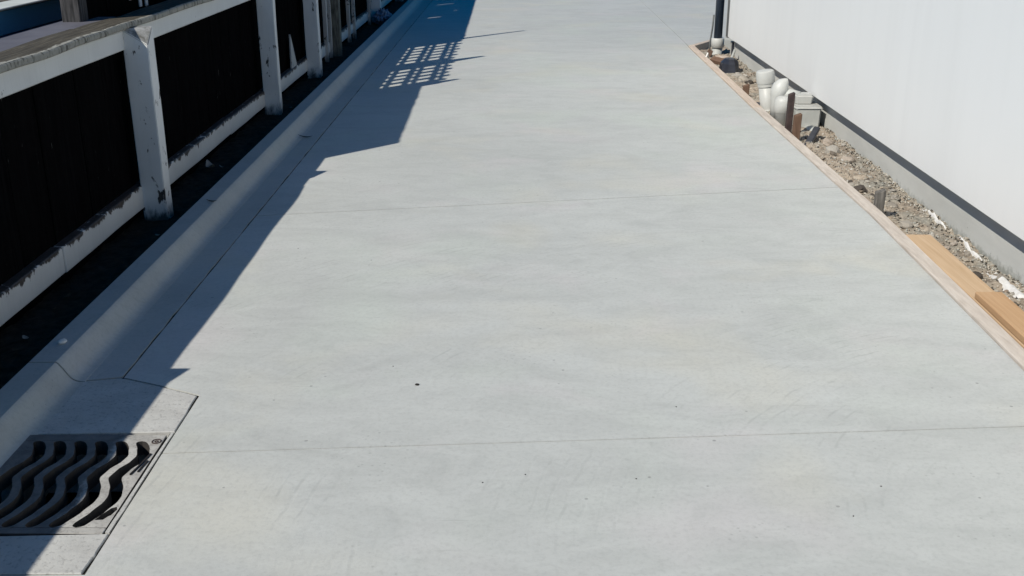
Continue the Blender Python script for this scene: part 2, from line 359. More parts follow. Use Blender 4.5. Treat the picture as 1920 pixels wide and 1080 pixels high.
def tube_me(name, pts, rad, seg=20):
    bm = bmesh.new(); rings = []
    pts = [Vector(p) for p in pts]
    for i, p in enumerate(pts):
        d = (pts[min(i + 1, len(pts) - 1)] - pts[max(i - 1, 0)]).normalized()
        a = d.cross(Vector((0, 1, 0.01))).normalized(); b = d.cross(a)
        r = rad[i] if isinstance(rad, (list, tuple)) else rad
        rings.append([bm.verts.new(p + a * r * math.cos(2 * math.pi * k / seg) + b * r * math.sin(2 * math.pi * k / seg)) for k in range(seg)])
    for a, b in zip(rings, rings[1:]):
        for k in range(seg): bm.faces.new((a[k], a[(k + 1) % seg], b[(k + 1) % seg], b[k]))
    bm.faces.new(rings[0]); bm.faces.new(rings[-1])
    return mesh_bm(bm, name)
def rock_me(name, seed, sub=1, flat=0.65):
    bm = bmesh.new(); bmesh.ops.create_icosphere(bm, subdivisions=sub, radius=1)
    for v in bm.verts:
        n = noise.noise(v.co * 1.7 + Vector((seed * 3.7, seed, 0)))
        v.co *= 1 + 0.45 * n; v.co.z *= flat
        v.co.x = max(-0.85, min(0.85, v.co.x))
    return mesh_bm(bm, name)
def jl(pts, step=0.12, amp=0.0012, seed=0):
    out = []
    for (x0, y0), (x1, y1) in zip(pts, pts[1:]):
        L = math.hypot(x1 - x0, y1 - y0); n = max(1, int(L / step))
        for k in range(n):
            t = k / n; x = x0 + (x1 - x0) * t; y = y0 + (y1 - y0) * t
            if k: x += amp * noise.noise(Vector((x * 9, y * 9, seed))); y += amp * noise.noise(Vector((y * 9, x * 9, seed + 4)))
            out.append((x, y))
    out.append(pts[-1]); return out

# ------------------------------------------------------------------ the setting: ground, drive, kerb
bm = bmesh.new(); bmesh.ops.create_grid(bm, x_segments=2, y_segments=2, size=120)
g = link('ground', mesh_bm(bm, 'ground'), 'ground'); g.location.z = -0.30; struct(g)

RIGHT = [(1.685, -4.0), (1.685, 2.4), (1.692, 3.25), (1.722, 4.3), (1.744, 5.1), (1.738, 5.75), (1.732, 7.9), (1.745, 9.6), (1.756, 11.25)]
def right_at(y):
    for (x0, y0), (x1, y1) in zip(RIGHT, RIGHT[1:]):
        if y0 <= y <= y1: return x0 + (x1 - x0) * (y - y0) / (y1 - y0)
    return RIGHT[-1][0]
J0 = lambda x: 2.743 + 0.0717 * x
J1 = lambda x: 5.298 + 0.187 * x
LX = -1.304
drive = empty('driveway', (0, 0, 0)); struct(drive)
for x0, x1, y0, y1 in ((-1.05, 1.70, -4.1, 3.12), (-1.42, -1.052, -4.1, 2.10), (-1.42, 1.75, 3.122, 11.25), (-1.42, 6, 11.93, 40), (-1.42, 1.745, 11.252, 11.928)):
    box('slab_bed', x0, x1, y0, y1, -0.20, -0.016, 'slab', drive, 0)
W, W1 = 0.0024, 0.0042
def rpts(ya, yb): return [(right_at(ya), ya)] + [p for p in RIGHT if ya + 1e-3 < p[1] < yb - 1e-3] + [(right_at(yb), yb)]
yr0 = J0(1.69); yr1 = J1(1.738)
p0 = jl([(LX, -4), (LX, 2.088), (-1.018, 2.094), (-1.018, J0(-1.018) - W)], seed=1)[:-1] + jl([(-1.018, J0(-1.018) - W), (right_at(yr0), yr0 - W)], seed=2)[:-1] + rpts(-4, yr0 - W)[::-1]
p1 = jl([(-1.018, J0(-1.018) + W), (-1.017, 3.047), (-1.166, 3.118), (LX, 3.176), (LX, J1(LX) - W1)], seed=3)[:-1] + jl([(LX, J1(LX) - W1), (right_at(yr1), yr1 - W1)], seed=4)[:-1] + rpts(yr0 + W, yr1 - W1)[::-1]
p2 = jl([(LX, J1(LX) + W1), (LX, 11.27)], seed=5)[:-1] + [(LX, 40), (1.80, 40)] + [(1.80, 16.4), (1.77, 11.6)] + rpts(yr1 + W1, 11.25)[::-1]
p2 += jl([(right_at(yr1), yr1 + W1), (LX, J1(LX) + W1)], seed=4)[1:-1]
def slab(poly, z0=-0.016):
    seen = []; 
    for q in poly:
        if not seen or math.hypot(q[0] - seen[-1][0], q[1] - seen[-1][1]) > 1e-4: seen.append(q)
    return link('slab_panel', prism_me('slab_panel', seen, z0 + 0.001, 0.0), 'slab', drive)
slab(p0); slab(p1); slab(p2)
slab([(1.8035, 40), (1.8035, 16.4), (1.7755, 11.30), (2.20, 11.98), (6, 11.98), (6, 40)])

# kerb with rounded face, shallow channel
KP = [(-1.60, -0.2), (-1.60, 0.064), (-1.594, 0.070), (-1.507, 0.071), (-1.499, 0.0665), (-1.490, 0.054), (-1.481, 0.039), (-1.473, 0.026), (-1.465, 0.0155), (-1.457, 0.0085), (-1.448, 0.004), (-1.437, 0.0015), (-1.422, 0.0006), (-1.421, -0.02), (-1.421, -0.2)]
def yrange(a, b, s): n = max(1, int((b - a) / s)); return [a + (b - a) * k / n for k in range(n + 1)]
def soft(o):
    for f in o.data.polygons: f.use_smooth = True
    md = o.modifiers.new('split', 'EDGE_SPLIT'); md.split_angle = R(26)
    return o
kerb = empty('kerb'); struct(kerb)
soft(extrude_profile('kerb_length', KP, yrange(-4, 3.136, 0.4), 'kerb', kerb, 0.001))
soft(extrude_profile('kerb_length', KP, yrange(3.144, 40, 0.4), 'kerb', kerb, 0.001))
chan = empty('channel'); struct(chan)
link('channel_length', prism_me('channel_length', [(-1.445, -4), (-1.445, 2.09)] + jl([(-1.312, 2.09), (-1.312, -4)], seed=6), -0.2, 0.0), 'kerb', chan)
link('channel_length', prism_me('channel_length', [(-1.445, 40), (-1.445, 3.147), (-1.312, 3.183)] + jl([(-1.312, 3.183), (-1.3115, 18), (-1.3115, 40)], 0.06, 0.006, 7)[1:], -0.2, 0.0), 'kerb', chan)

# drain: pit, concrete surround, wavy-slotted grate
apron = empty('drain_surround'); struct(apron)
far_edge = [(-1.445, 3.137), (-1.312, 3.170), (-1.168, 3.110), (-1.0245, 3.040)]
link('surround_slab', prism_me('surround_slab', far_edge + jl([(-1.0245, 3.040), (-1.0225, 2.800)], 0.02, 0.005, 8)[1:] + [(-1.445, 2.782)], -0.2, 0.001, 0.002), 'apron', apron)
link('surround_slab', prism_me('surround_slab', [(-1.445, 2.243), (-1.0236, 2.2625)] + jl([(-1.0235, 2.262), (-1.0225, 2.17), (-1.028, 2.098)], 0.015, 0.005, 9)[1:] + [(-1.30, 2.094), (-1.445, 2.094)], -0.2, 0.002, 0.002), 'apron', apron)
link('surround_rim', prism_me('surround_rim', jl([(-1.031, 2.795), (-1.035, 2.27)], 0.05, 0.002, 10) + jl([(-1.0245, 2.27), (-1.0225, 2.795)], 0.05, 0.003, 11), -0.2, 0.0005), 'apron', apron)
for x0, x1, y0, y1 in ((-1.322, -1.296, -4, 2.085), (-1.322, -1.296, 3.19, 40), (-1.0365, -1.005, 2.06, 3.06)):
    box('joint_dirt', x0, x1, y0, y1, -0.2, -0.005, 'joint_dirt', chan, 0)
link('joint_dirt', prism_me('joint_dirt', [(-1.446, 3.125), (-1.31, 3.155), (-1.165, 3.10), (-1.02, 3.03), (-1.005, 3.06), (-1.16, 3.13), (-1.305, 3.195), (-1.446, 3.16)], -0.2, -0.005), 'joint_dirt', chan)
pit = empty('drain_pit', (0, 0, 0)); struct(pit)
box('pit_floor', -1.47, -1.02, 2.22, 2.81, -0.60, -0.58, 'pit', pit, 0)
box('pit_wall', -1.475, -1.447, 2.22, 2.81, -0.58, -0.03, 'pit', pit, 0)
box('pit_wall', -1.03, -1.01, 2.22, 2.81, -0.58, -0.205, 'pit', pit, 0)

grate = empty('drain_grate', (-1.24, 2.52, 0)); tag(grate, 'drain grate with wavy slots set in the channel at the kerb', 'drain grate')
GY0, GY1, SW, PITCHX = 2.288, 2.738, 0.0182, 0.060
WV = [(2.27, -1.124), (2.297, -1.112), (2.36, -1.086), (2.41, -1.071), (2.436, -1.070), (2.475, -1.079), (2.532, -1.103), (2.575, -1.094), (2.62, -1.073), (2.652, -1.067), (2.69, -1.078), (2.735, -1.098), (2.76, -1.103)]
def wave_x(y):
    for (y0, x0), (y1, x1) in zip(WV, WV[1:]):
        if y0 <= y <= y1:
            t = (y - y0) / (y1 - y0); t = t * t * (3 - 2 * t) * 0.5 + t * 0.5
            return x0 + (x1 - x0) * t
    return WV[-1][1]
def half_w(y):
    e = min(y - GY0, GY1 - y); r = 0.020
    return SW if e >= r else SW * math.sqrt(max(0.0, 1 - ((r - e) / r) ** 2))
ys = sorted(set([GY0 + (GY1 - GY0) * k / 40 for k in range(41)] + [GY0 + 0.004, GY0 + 0.009, GY1 - 0.004, GY1 - 0.009]))
def strip(name, left, right, parent, z0=-0.042, z1=0.0025):
    bm = bmesh.new(); rows = []
    for y in ys:
        a, b = left(y), right(y)
        rows.append([bm.verts.new((a - 1.24 * -1, y - 2.52, z0)), bm.verts.new((a + 1.24, y - 2.52, z1)), bm.verts.new((b + 1.24, y - 2.52, z1)), bm.verts.new((b + 1.24, y - 2.52, z0))])
    for p, q in zip(rows, rows[1:]):
        for i in range(4): bm.faces.new((p[i], p[(i + 1) % 4], q[(i + 1) % 4], q[i]))
    bm.faces.new(rows[0]); bm.faces.new(rows[-1])
    bmesh.ops.bevel(bm, geom=[e for e in bm.edges if len(e.link_faces) == 2 and all(v.co.z > 0 for v in e.verts) and e.calc_face_angle(0) > 0.7], offset=0.002, segments=1, affect='EDGES')
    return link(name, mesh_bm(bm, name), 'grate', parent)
NS = 6
for k in range(NS - 1):
    strip('bar', lambda y, k=k: wave_x(y) - PITCHX * (k + 1) + half_w(y), lambda y, k=k: wave_x(y) - PITCHX * k - half_w(y), grate)
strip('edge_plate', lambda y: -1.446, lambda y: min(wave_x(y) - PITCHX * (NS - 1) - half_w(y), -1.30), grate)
# right-hand plate with the short slot: outline with a hole
def plate_hole():
    bm = bmesh.new()
    out = [(wave_x(y) + half_w(y), y) for y in ys] + [(-1.038, GY1), (-1.038, GY0)]
    hole = [(-1.082, 2.322), (-1.060, 2.324), (-1.052, 2.340), (-1.047, 2.345), (-1.040, 2.372), (-1.046, 2.385), (-1.058, 2.378), (-1.070, 2.352)]
    es = []
    for loop in (out, hole):
        vs = [bm.verts.new((x + 1.24, y - 2.52, 0.0025)) for x, y in loop]
        for i in range(len(vs)): es.append(bm.edges.new((vs[i], vs[(i + 1) % len(vs)])))
    bmesh.ops.triangle_fill(bm, use_beauty=True, edges=es)
    r = bmesh.ops.extrude_face_region(bm, geom=bm.faces[:])
    for v in [e for e in r['geom'] if isinstance(e, bmesh.types.BMVert)]: v.co.z = -0.042
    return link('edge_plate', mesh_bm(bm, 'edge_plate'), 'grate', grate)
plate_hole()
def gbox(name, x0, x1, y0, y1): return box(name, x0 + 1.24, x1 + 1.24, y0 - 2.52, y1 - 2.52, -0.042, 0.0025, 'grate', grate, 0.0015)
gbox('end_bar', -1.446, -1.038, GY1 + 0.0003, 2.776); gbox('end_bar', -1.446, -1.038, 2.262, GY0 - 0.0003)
bm = bmesh.new()
def ring(bm, cx, cy, r0, r1, z0, z1, seg=24, a0=0, a1=2 * math.pi):
    prev = None
    for k in range(seg + 1):
        a = a0 + (a1 - a0) * k / seg
        q = [bm.verts.new((cx + r * math.cos(a), cy + r * math.sin(a), z)) for r, z in ((r0, z0), (r0, z1), (r1, z1), (r1, z0))]
        if prev:
            for i in range(4): bm.faces.new((prev[i], prev[(i + 1) % 4], q[(i + 1) % 4], q[i]))
        prev = q
ring(bm, -1.055 + 1.24, 2.735 - 2.52, 0.011, 0.014, 0.0, 0.0045); ring(bm, -1.055 + 1.24, 2.735 - 2.52, 0.003, 0.006, 0.0, 0.0042)
link('lock_screw', mesh_bm(bm, 'lock_screw'), 'rust', grate)
bm = bmesh.new()       # hardened drips of cement along the plate
for (x0, y0, x1, y1) in ((-1.047, 2.66, -1.056, 2.60), (-1.056, 2.60, -1.066, 2.545), (-1.043, 2.62, -1.050, 2.56)):
    d = Vector((x1 - x0, y1 - y0, 0)); n = Vector((-d.y, d.x, 0)).normalized() * 0.0022
    a, b = Vector((x0 + 1.24, y0 - 2.52, 0.0026)), Vector((x1 + 1.24, y1 - 2.52, 0.0026))
    vs = [bm.verts.new(v) for v in (a - n, a + n, b + n, b - n)]; up = [bm.verts.new(v.co * 1 + Vector((0, 0, 0.004))) for v in vs]
    bm.faces.new(up)
    for i in range(4): bm.faces.new((vs[i], vs[(i + 1) % 4], up[(i + 1) % 4], up[i]))
link('cement_drip', mesh_bm(bm, 'cement_drip'), 'pit', grate)

# soil strip between kerb and fence, soil in the trench
def soil_grid(name, x0, x1, y0, y1, nx, ny, zf, mat):
    bm = bmesh.new(); rows = []
    for j in range(ny + 1):
        y = y0 + (y1 - y0) * j / ny
        rows.append([bm.verts.new((x0 + (x1 - x0) * i / nx, y, zf(x0 + (x1 - x0) * i / nx, y))) for i in range(nx + 1)])
    for a, b in zip(rows, rows[1:]):
        for i in range(nx): bm.faces.new((a[i], a[i + 1], b[i + 1], b[i]))
    return link(name, mesh_bm(bm, name), mat, None, True)
N3 = lambda x, y, s, o=0: noise.noise(Vector((x * s + o, y * s, o)))
def zl(x, y): return -0.05 + 0.02 * N3(x, y, 3, 3) + 0.012 * N3(x, y, 11, 7) + 0.006 * N3(x, y, 34, 1)
struct(soil_grid('soil_strip', -2.75, -1.601, -4, 20, 46, 900, zl, 'soil'))
def zt(x, y):
    base = -0.085 + 0.035 * max(0, min(1, (y - 4.5) / 3))
    pile = 0.035 * math.exp(-((x - 1.98) / 0.14) ** 2 - ((y - 6.35) / 0.55) ** 2)
    return base + pile + 0.022 * N3(x, y, 5, 2) + 0.016 * N3(x, y, 16, 9) + 0.010 * N3(x, y, 45, 5)
struct(soil_grid('trench_soil', 1.70, 2.22, -1, 11.9, 60, 1100, zt, 'trench'))

# ------------------------------------------------------------------ white building on the right
WX, FX, WB, YC = 2.095, 2.170, 0.147, 10.98
house = empty('white_building', (WX, 0, 0)); tag(house, 'white building whose smooth wall stands along the right of the drive', 'building')
def hb(name, x0, x1, y0, y1, z0, z1, mat, bev=0.002, parent=house):
    o = box(name, x0 - WX, x1 - WX, y0, y1, z0, z1, mat, parent, bev); return o
hb('wall', WX, WX + 0.16, -5, YC, WB, 2.75, 'wall', 0.001)
hb('wall', WX + 0.163, 8, YC - 0.15, YC - 0.002, WB, 2.75, 'wall', 0.001)
hb('wall', 7.85, 8, -5, YC - 0.153, WB, 2.75, 'wall', 0.001)
hb('footing', FX, FX + 0.25, -5, YC - 0.075, -0.28, WB + 0.05, 'footing', 0.004)
hb('footing', FX + 0.252, 7.9, YC - 0.32, YC - 0.077, -0.28, WB + 0.05, 'footing', 0.004)
hb('corner_flashing', WX - 0.006, WX + 0.02, YC - 0.075, YC + 0.006, WB - 0.004, 2.74, 'flashing', 0.001)
hb('corner_trim', WX + 0.0, WX + 0.03, YC + 0.007, YC + 0.06, WB - 0.02, 2.74, 'pvc', 0.002)
rf = hb('roof', WX - 0.12, 8.2, -5.2, YC + 0.2, 2.76, 2.84, 'roof', 0.01)
hb('gutter', WX - 0.23, WX - 0.122, -5.2, YC + 0.3, 2.70, 2.80, 'downpipe', 0.01, house)

dp = empty('downpipe', (2.035, 11.12, 0)); tag(dp, 'slate blue downpipe at the far corner of the white wall', 'downpipe')
DPX, DPY = 2.035, 11.12
pm = lathe_me('pipe', [(0.0425, 0.10), (0.0425, 2.72)], 28); link('pipe', pm, 'downpipe', dp, True)
cm = lathe_me('collar', [(0.056, 0.012), (0.066, 0.017), (0.066, 0.104), (0.062, 0.109), (0.045, 0.109)], 28); c = link('collar', cm, 'pvc', dp, True); c['label'] = 'white plastic collar at the foot of the downpipe'
sm = lathe_me('stub', [(0.05, -0.2), (0.05, 0.014)], 24); link('stub', sm, 'pvc2', dp, True)
for z in (0.9, 2.2): box('bracket', -0.05, 0.06, -0.05, 0.012, z, z + 0.03, 'downpipe', dp, 0.002)
cd = link('conduit', tube_me('conduit', [(-0.01, 0, -0.1), (-0.01, 0, 0.05), (0.006, 0, 0.2), (0.012, 0, 0.33)], 0.009, 12), 'flashing', None, True)
cd.location = (1.985, 11.22, 0); tag(cd, 'thin grey conduit rising just left of the slate blue downpipe', 'conduit')
cd2 = empty('drain_strap', (2.15, 10.95, 0)); tag(cd2, 'short dark upright strap with white edge on the footing below the downpipe corner', 'strap')
box('strap', -0.005, 0.015, -0.06, -0.005, -0.12, 0.10, 'black_plastic', cd2, 0.002)
box('strap_edge', -0.005, 0.015, 0.0, 0.05, -0.12, 0.095, 'pvc', cd2, 0.002)

# ------------------------------------------------------------------ timber formwork on the right
def board(name, pts, th, z0, z1, mat, label, cat, group=None):
    poly = [(x, y) for x, y in pts] + [(x + th, y) for x, y in reversed(pts)]
    o = link(name, prism_me(name, poly, z0, z1, 0.003), mat)
    return tag(o, label, cat, group)
G = 0.0025
def rr(ya, yb): return [(x + G, y) for x, y in rpts(ya, yb)]
board('form_board', rr(-4, 7.86), 0.064, -0.15, 0.012, 'form_grey', 'long cement stained form board edging the slab beside the pine planks', 'board')
board('form_board', rr(7.865, 11.24), 0.064, -0.15, 0.014, 'form_wood', 'pinkish form board edging the slab from the riser to the far trench corner', 'board')
eb = link('form_board', prism_me('form_board', [(1.826, 11.245), (2.20, 11.86), (2.17, 11.90), (1.760, 11.245)], -0.15, 0.016, 0.003), 'form_wood')
tag(eb, 'short form board closing the far end of the trench by the downpipe', 'board')

# loose pine planks
def plank(name, pa, pb, w, z0a, z0b, th, mat, label):
    a, b = Vector((pa[0], pa[1], z0a)), Vector((pb[0], pb[1], z0b)); d = b - a; L = d.length
    me = box_me(name, 0, w, 0, L, 0, th, 0.003, 1, 12, 0.0015)
    o = link(name, me, mat); x = Vector((d.y, -d.x, 0)).normalized(); y = d.normalized(); z = x.cross(y)
    o.matrix_world = Matrix((( x.x, y.x, z.x, a.x), (x.y, y.y, z.y, a.y), (x.z, y.z, z.z, a.z), (0, 0, 0, 1)))
    return tag(o, label, 'plank')
plank('pine_plank', (1.756, 2.0), (1.812, 4.77), 0.118, -0.026, -0.026, 0.026, 'pine', 'pale pine plank lying flat along the form board in the trench')
plank('pine_plank', (1.758, 2.0), (1.797, 3.93), 0.105, 0.003, 0.0015, 0.028, 'pine2', 'shorter orange pine plank lying on top of the pale plank')

# pegs and stake
def peg(name, x, y, w, d, z0, z1, mat, label, cat, lean=(0, 0), rz=0.2, point=False):
    bm = bmesh.new(); bmesh.ops.create_cube(bm, size=1)
    for v in bm.verts:
        t = v.co.z > 0
        v.co = Vector((v.co.x * w + (lean[0] if t else 0), v.co.y * d + (lean[1] if t else 0), (z1 if t else z0) + (0.008 * v.co.x / 0.5 if t else 0)))
    bmesh.ops.bevel(bm, geom=bm.edges[:], offset=0.003, segments=1, affect='EDGES')
    o = link(name, mesh_bm(bm, name), mat); o.location = (x, y, 0); o.rotation_euler.z = rz
    return tag(o, label, cat)
peg('steel_stake', 1.830, 7.17, 0.040, 0.04, -0.2, 0.238, 'rust', 'tall dark rusty stake in front of the white gully trap', 'stake', (0.004, 0), 0.0)
peg('timber_peg', 1.836, 6.99, 0.046, 0.044, -0.2, 0.130, 'peg_brown', 'brown timber peg driven right beside the tall rusty stake', 'peg', (0.006, 0), 0.05)
peg('timber_peg', 1.832, 8.62, 0.046, 0.04, -0.2, 0.05, 'peg_brown', 'short brown peg at the form board between riser and black cap', 'peg', (0, 0), 0.1)
peg('timber_peg', 1.838, 5.25, 0.046, 0.046, -0.2, 0.082, 'peg_grey', 'grey weathered peg standing alone nearest the pine planks', 'peg', (0.002, 0), -0.1)

# plastic riser
ri = empty('riser_pipe', (1.895, 8.02, -0.12)); tag(ri, 'white plastic riser pipe with a thick collar on top', 'pipe')
ri.rotation_euler = (0, R(-9), 0)
link('pipe', lathe_me('pipe', [(0.056, -0.08), (0.056, 0.30)], 30), 'pvc', ri, True)
soft(link('collar', lathe_me('collar', [(0.053, 0.262), (0.062, 0.266), (0.063, 0.288), (0.066, 0.290), (0.068, 0.296), (0.068, 0.365), (0.064, 0.378), (0.054, 0.384), (0.03, 0.386), (0.002, 0.386)], 30, True), 'pvc', ri))
link('socket', lathe_me('socket', [(0.052, -0.02), (0.062, 0.0), (0.062, 0.09), (0.053, 0.10)], 30, False), 'pvc2', ri, True)
st = link('pipe_stub', lathe_me('pipe_stub', [(0.038, -0.12), (0.038, 0.03), (0.033, 0.03), (0.033, -0.1)], 20), 'black_plastic', None, True)
st.location = (1.836, 8.22, -0.055); st.rotation_euler = (0.15, 0, 0); tag(st, 'short black pipe stub at the foot of the white riser', 'pipe')

# gully trap: elbow hood, vertical stub, stepped hopper, outlet
gt = empty('gully_trap', (1.90, 7.50, -0.06)); tag(gt, 'white plastic gully trap with elbow and square hopper by the footing', 'gully trap')
link('inlet', lathe_me('inlet', [(0.050, -0.10), (0.050, 0.10), (0.058, 0.105), (0.058, 0.185), (0.050, 0.20), (0.035, 0.215)], 28), 'pvc', gt, True).location = (-0.035, 0.02, 0)
el = [(-0.045, 0.14, 0.02), (-0.045, 0.14, 0.17), (-0.043, 0.14, 0.20), (-0.038, 0.138, 0.235), (-0.028, 0.135, 0.265), (-0.012, 0.13, 0.292), (0.004, 0.125, 0.312), (0.010, 0.122, 0.322)]
link('elbow', tube_me('elbow', el, [0.044, 0.046, 0.056, 0.061, 0.058, 0.042, 0.020, 0.003], 26), 'pvc', gt, True)
link('branch', tube_me('branch', [(-0.03, 0.135, 0.20), (0.04, 0.12, 0.21), (0.10, 0.10, 0.20)], [0.042, 0.04, 0.036], 22), 'pvc2', gt, True)
def frustum(name, x0, x1, y0, y1, z0, z1, grow, mat, parent):
    bm = bmesh.new(); bmesh.ops.create_cube(bm, size=1)
    for v in bm.verts:
        gq = grow if v.co.z > 0 else 0
        v.co = Vector((x0 - gq if v.co.x < 0 else x1 + gq, y0 - gq if v.co.y < 0 else y1 + gq, z0 if v.co.z < 0 else z1))
    bmesh.ops.bevel(bm, geom=bm.edges[:], offset=0.012, segments=3, affect='EDGES')
    return soft(link(name, mesh_bm(bm, name), mat, parent))
frustum('hopper', 0.05, 0.215, -0.06, 0.15, -0.10, 0.145, 0.008, 'pvc2', gt)
frustum('hopper_rim', 0.035, 0.232, -0.075, 0.165, 0.132, 0.158, 0.0, 'pvc', gt)
frustum('riser_box', 0.06, 0.175, 0.02, 0.14, 0.15, 0.225, 0.006, 'pvc', gt)
link('outlet', tube_me('outlet', [(0.15, -0.02, -0.02), (0.15, -0.13, -0.025), (0.15, -0.19, -0.05)], [0.055, 0.055, 0.054], 24), 'pvc2', gt, True)

# black plastic offcut, black cap, scraps under the downpipe
of = link('plastic_offcut', box_me('plastic_offcut', -0.021, 0.021, -0.16, 0.16, -0.012, 0.014, 0.005, 2, 6, 0.004), 'black_plastic')
of.location = (1.935, 6.95, -0.015); of.rotation_euler = (R(12), R(6), R(-25)); tag(of, 'black plastic offcut lying aslant in the rubble near the rusty stake', 'offcut')
cp = empty('inspection_dome', (1.945, 9.95, -0.06)); tag(cp, 'large black plastic cap lying in the trench near the downpipe', 'cap')
bm = bmesh.new(); bmesh.ops.create_uvsphere(bm, u_segments=9, v_segments=6, radius=1)
for v in bm.verts:
    z = v.co.z; v.co = Vector((v.co.x * 0.098, v.co.y * 0.15, max(-0.02, z * 0.135 + 0.028)))
    v.co += 0.012 * noise.noise_vector(v.co * 12)
    if v.co.z > 0.13: v.co.z = 0.13
soft(link('dome', mesh_bm(bm, 'dome'), 'black_plastic', cp))
link('rim', lathe_me('rim', [(0.100, -0.04), (0.112, -0.036), (0.112, 0.018), (0.100, 0.024)], 18), 'black_plastic', cp, True).scale = (0.93, 1.45, 1)
def scrap(name, loc, size, rot, mat, label, cat, seed, group=None):
    me = box_me(name, -size[0] / 2, size[0] / 2, -size[1] / 2, size[1] / 2, -size[2] / 2, size[2] / 2, 0.003, 1, 3, 0.006)
    o = link(name, me, mat); o.location = loc; o.rotation_euler = rot; return tag(o, label, cat, group)
scrap('timber_offcut', (2.00, 10.62, -0.02), (0.16, 0.07, 0.03), (0.2, 0.1, 0.6), 'form_wood', 'pink timber offcut under the white downpipe collar', 'offcut', 1)
scrap('timber_offcut', (1.90, 10.85, -0.03), (0.05, 0.30, 0.03), (0.2, 0.5, -0.2), 'peg_brown', 'dark brown timber offcut in the far corner of the trench', 'offcut', 2)
scrap('timber_offcut', (1.95, 10.35, -0.02), (0.07, 0.26, 0.04), (0.1, -0.4, 0.7), 'peg_brown', 'brown timber offcut between the black cap and the downpipe', 'offcut', 3)
scrap('plastic_scrap', (2.08, 10.55, 0.0), (0.02, 0.20, 0.05), (0.5, 0.2, -0.3), 'pvc2', 'crooked white plastic scrap leaning on the footing below the downpipe', 'scrap', 4)
scrap('plastic_scrap', (1.84, 10.55, -0.01), (0.015, 0.24, 0.05), (-0.4, 0.3, -0.35), 'chip', 'bent white plastic strip lying against the form board in the far corner', 'scrap', 5)

# mortar spill along the footing
def spill(y0, y1, x, w, label, seed):
    bm = bmesh.new(); rows = []
    n = int((y1 - y0) / 0.03)
    for j in range(n + 1):
        y = y0 + (y1 - y0) * j / n; e = math.sin(math.pi * j / n) ** 0.5
        row = []
        for i in range(7):
            u = i / 6 - 0.5; ww = w * e * (0.6 + 0.8 * abs(N3(x, y, 9, seed + 2)))
            xx = x + u * ww + 0.008 * N3(x, y, 5, seed)
            row.append(bm.verts.new((xx, y, zt(min(xx, 2.165), y) + 0.022 * e * (1 - 4 * u * u) + 0.007 * N3(xx, y, 40, seed) - 0.003)))
        rows.append(row)
    for a, b in zip(rows, rows[1:]):
        for i in range(6): bm.faces.new((a[i], a[i + 1], b[i + 1], b[i]))
    md_o = link('mortar_spill', mesh_bm(bm, 'mortar_spill'), 'mortar', None, True)
    return tag(md_o, label, 'mortar')
spill(4.05, 4.52, 2.105, 0.075, 'largest white mortar spill beside the footing near the pine planks', 1)
spill(4.62, 4.95, 2.135, 0.026, 'thin white mortar spill by the footing past the pale plank end', 2)
spill(5.10, 5.45, 2.145, 0.018, 'narrow white mortar smear by the footing beside the grey peg', 3)

# rubble stones and loose gravel in the trench
rocks = [rock_me('rubble_stone', s, 2, 0.6) for s in range(6)]
for me in rocks: me.materials.append(M['stone'])
rng = random.Random(3)
def stone_at(x, y, s, sq=None):
    o = bpy.data.objects.new('rubble_stone', rng.choice(rocks)); COL.objects.link(o)
    o.location = (x, y, zt(x, y) + s * 0.22); o.rotation_euler = (rng.uniform(-.4, .4), rng.uniform(-.4, .4), rng.uniform(0, 6.3))
    o.scale = (s, s * rng.uniform(0.6, 1.1), s * rng.uniform(0.6, 1.0))
    tag(o, 'loose rubble stone lying in the soil of the narrow trench', 'stone', 'rubble stones in the trench')
for _ in range(95):
    y = rng.choice([rng.uniform(4.3, 7.2), rng.uniform(5.2, 6.9), rng.uniform(8.2, 9.8), rng.uniform(3.6, 5.2)])
    x = rng.uniform(1.84, 2.14)
    if y < 4.8 and x < 1.96: x = rng.uniform(1.97, 2.14)
    stone_at(x, y, rng.choice([0.010, 0.013, 0.016, 0.02, 0.028]))
for px, py, s in ((1610, 357, 0.045), (1625, 376, 0.04), (1590, 305, 0.045), (1560, 290, 0.05), (1552, 275, 0.045), (1718, 452, 0.04), (1755, 462, 0.045), (1700, 418, 0.035), (1675, 380, 0.032), (1690, 432, 0.035), (1395, 150, 0.06), (1405, 158, 0.05), (1383, 145, 0.05), (1650, 430, 0.03)):
    q = gz(px, py, -0.05); stone_at(min(max(q.x, 1.83), 2.13), q.y, s)
bm = bmesh.new()
def pebble_into(bm, c, s, rg):
    vs = []
    for dx, dy, dz in ((1, 0, 0), (-1, 0, 0), (0, 1, 0), (0, -1, 0), (0, 0, 1), (0, 0, -1)):
        k = s * rg.uniform(0.6, 1.3); vs.append(bm.verts.new((c[0] + dx * k + rg.uniform(-.3, .3) * s, c[1] + dy * k + rg.uniform(-.3, .3) * s, c[2] + dz * k * 0.8)))
    for a, b, c_ in ((0, 2, 4), (2, 1, 4), (1, 3, 4), (3, 0, 4), (2, 0, 5), (1, 2, 5), (3, 1, 5), (0, 3, 5)): bm.faces.new((vs[a], vs[b], vs[c_]))
rg = random.Random(11)
for _ in range(9000):
    y = rg.uniform(3.3, 11.2) if rg.random() < 0.6 else rg.uniform(3.8, 7.0)
    x = rg.uniform(1.80, 2.165)
    if rg.random() < 0.4: x = 2.168 - abs(rg.gauss(0, 0.03))
    pebble_into(bm, (x, y, zt(x, y) + 0.002), rg.choice([0.003, 0.004, 0.005, 0.008]), rg)
gv = link('gravel', mesh_bm(bm, 'gravel'), 'gravel'); struct(gv, 'stuff', 'loose gravel and crumbs covering the trench soil beside the white wall')

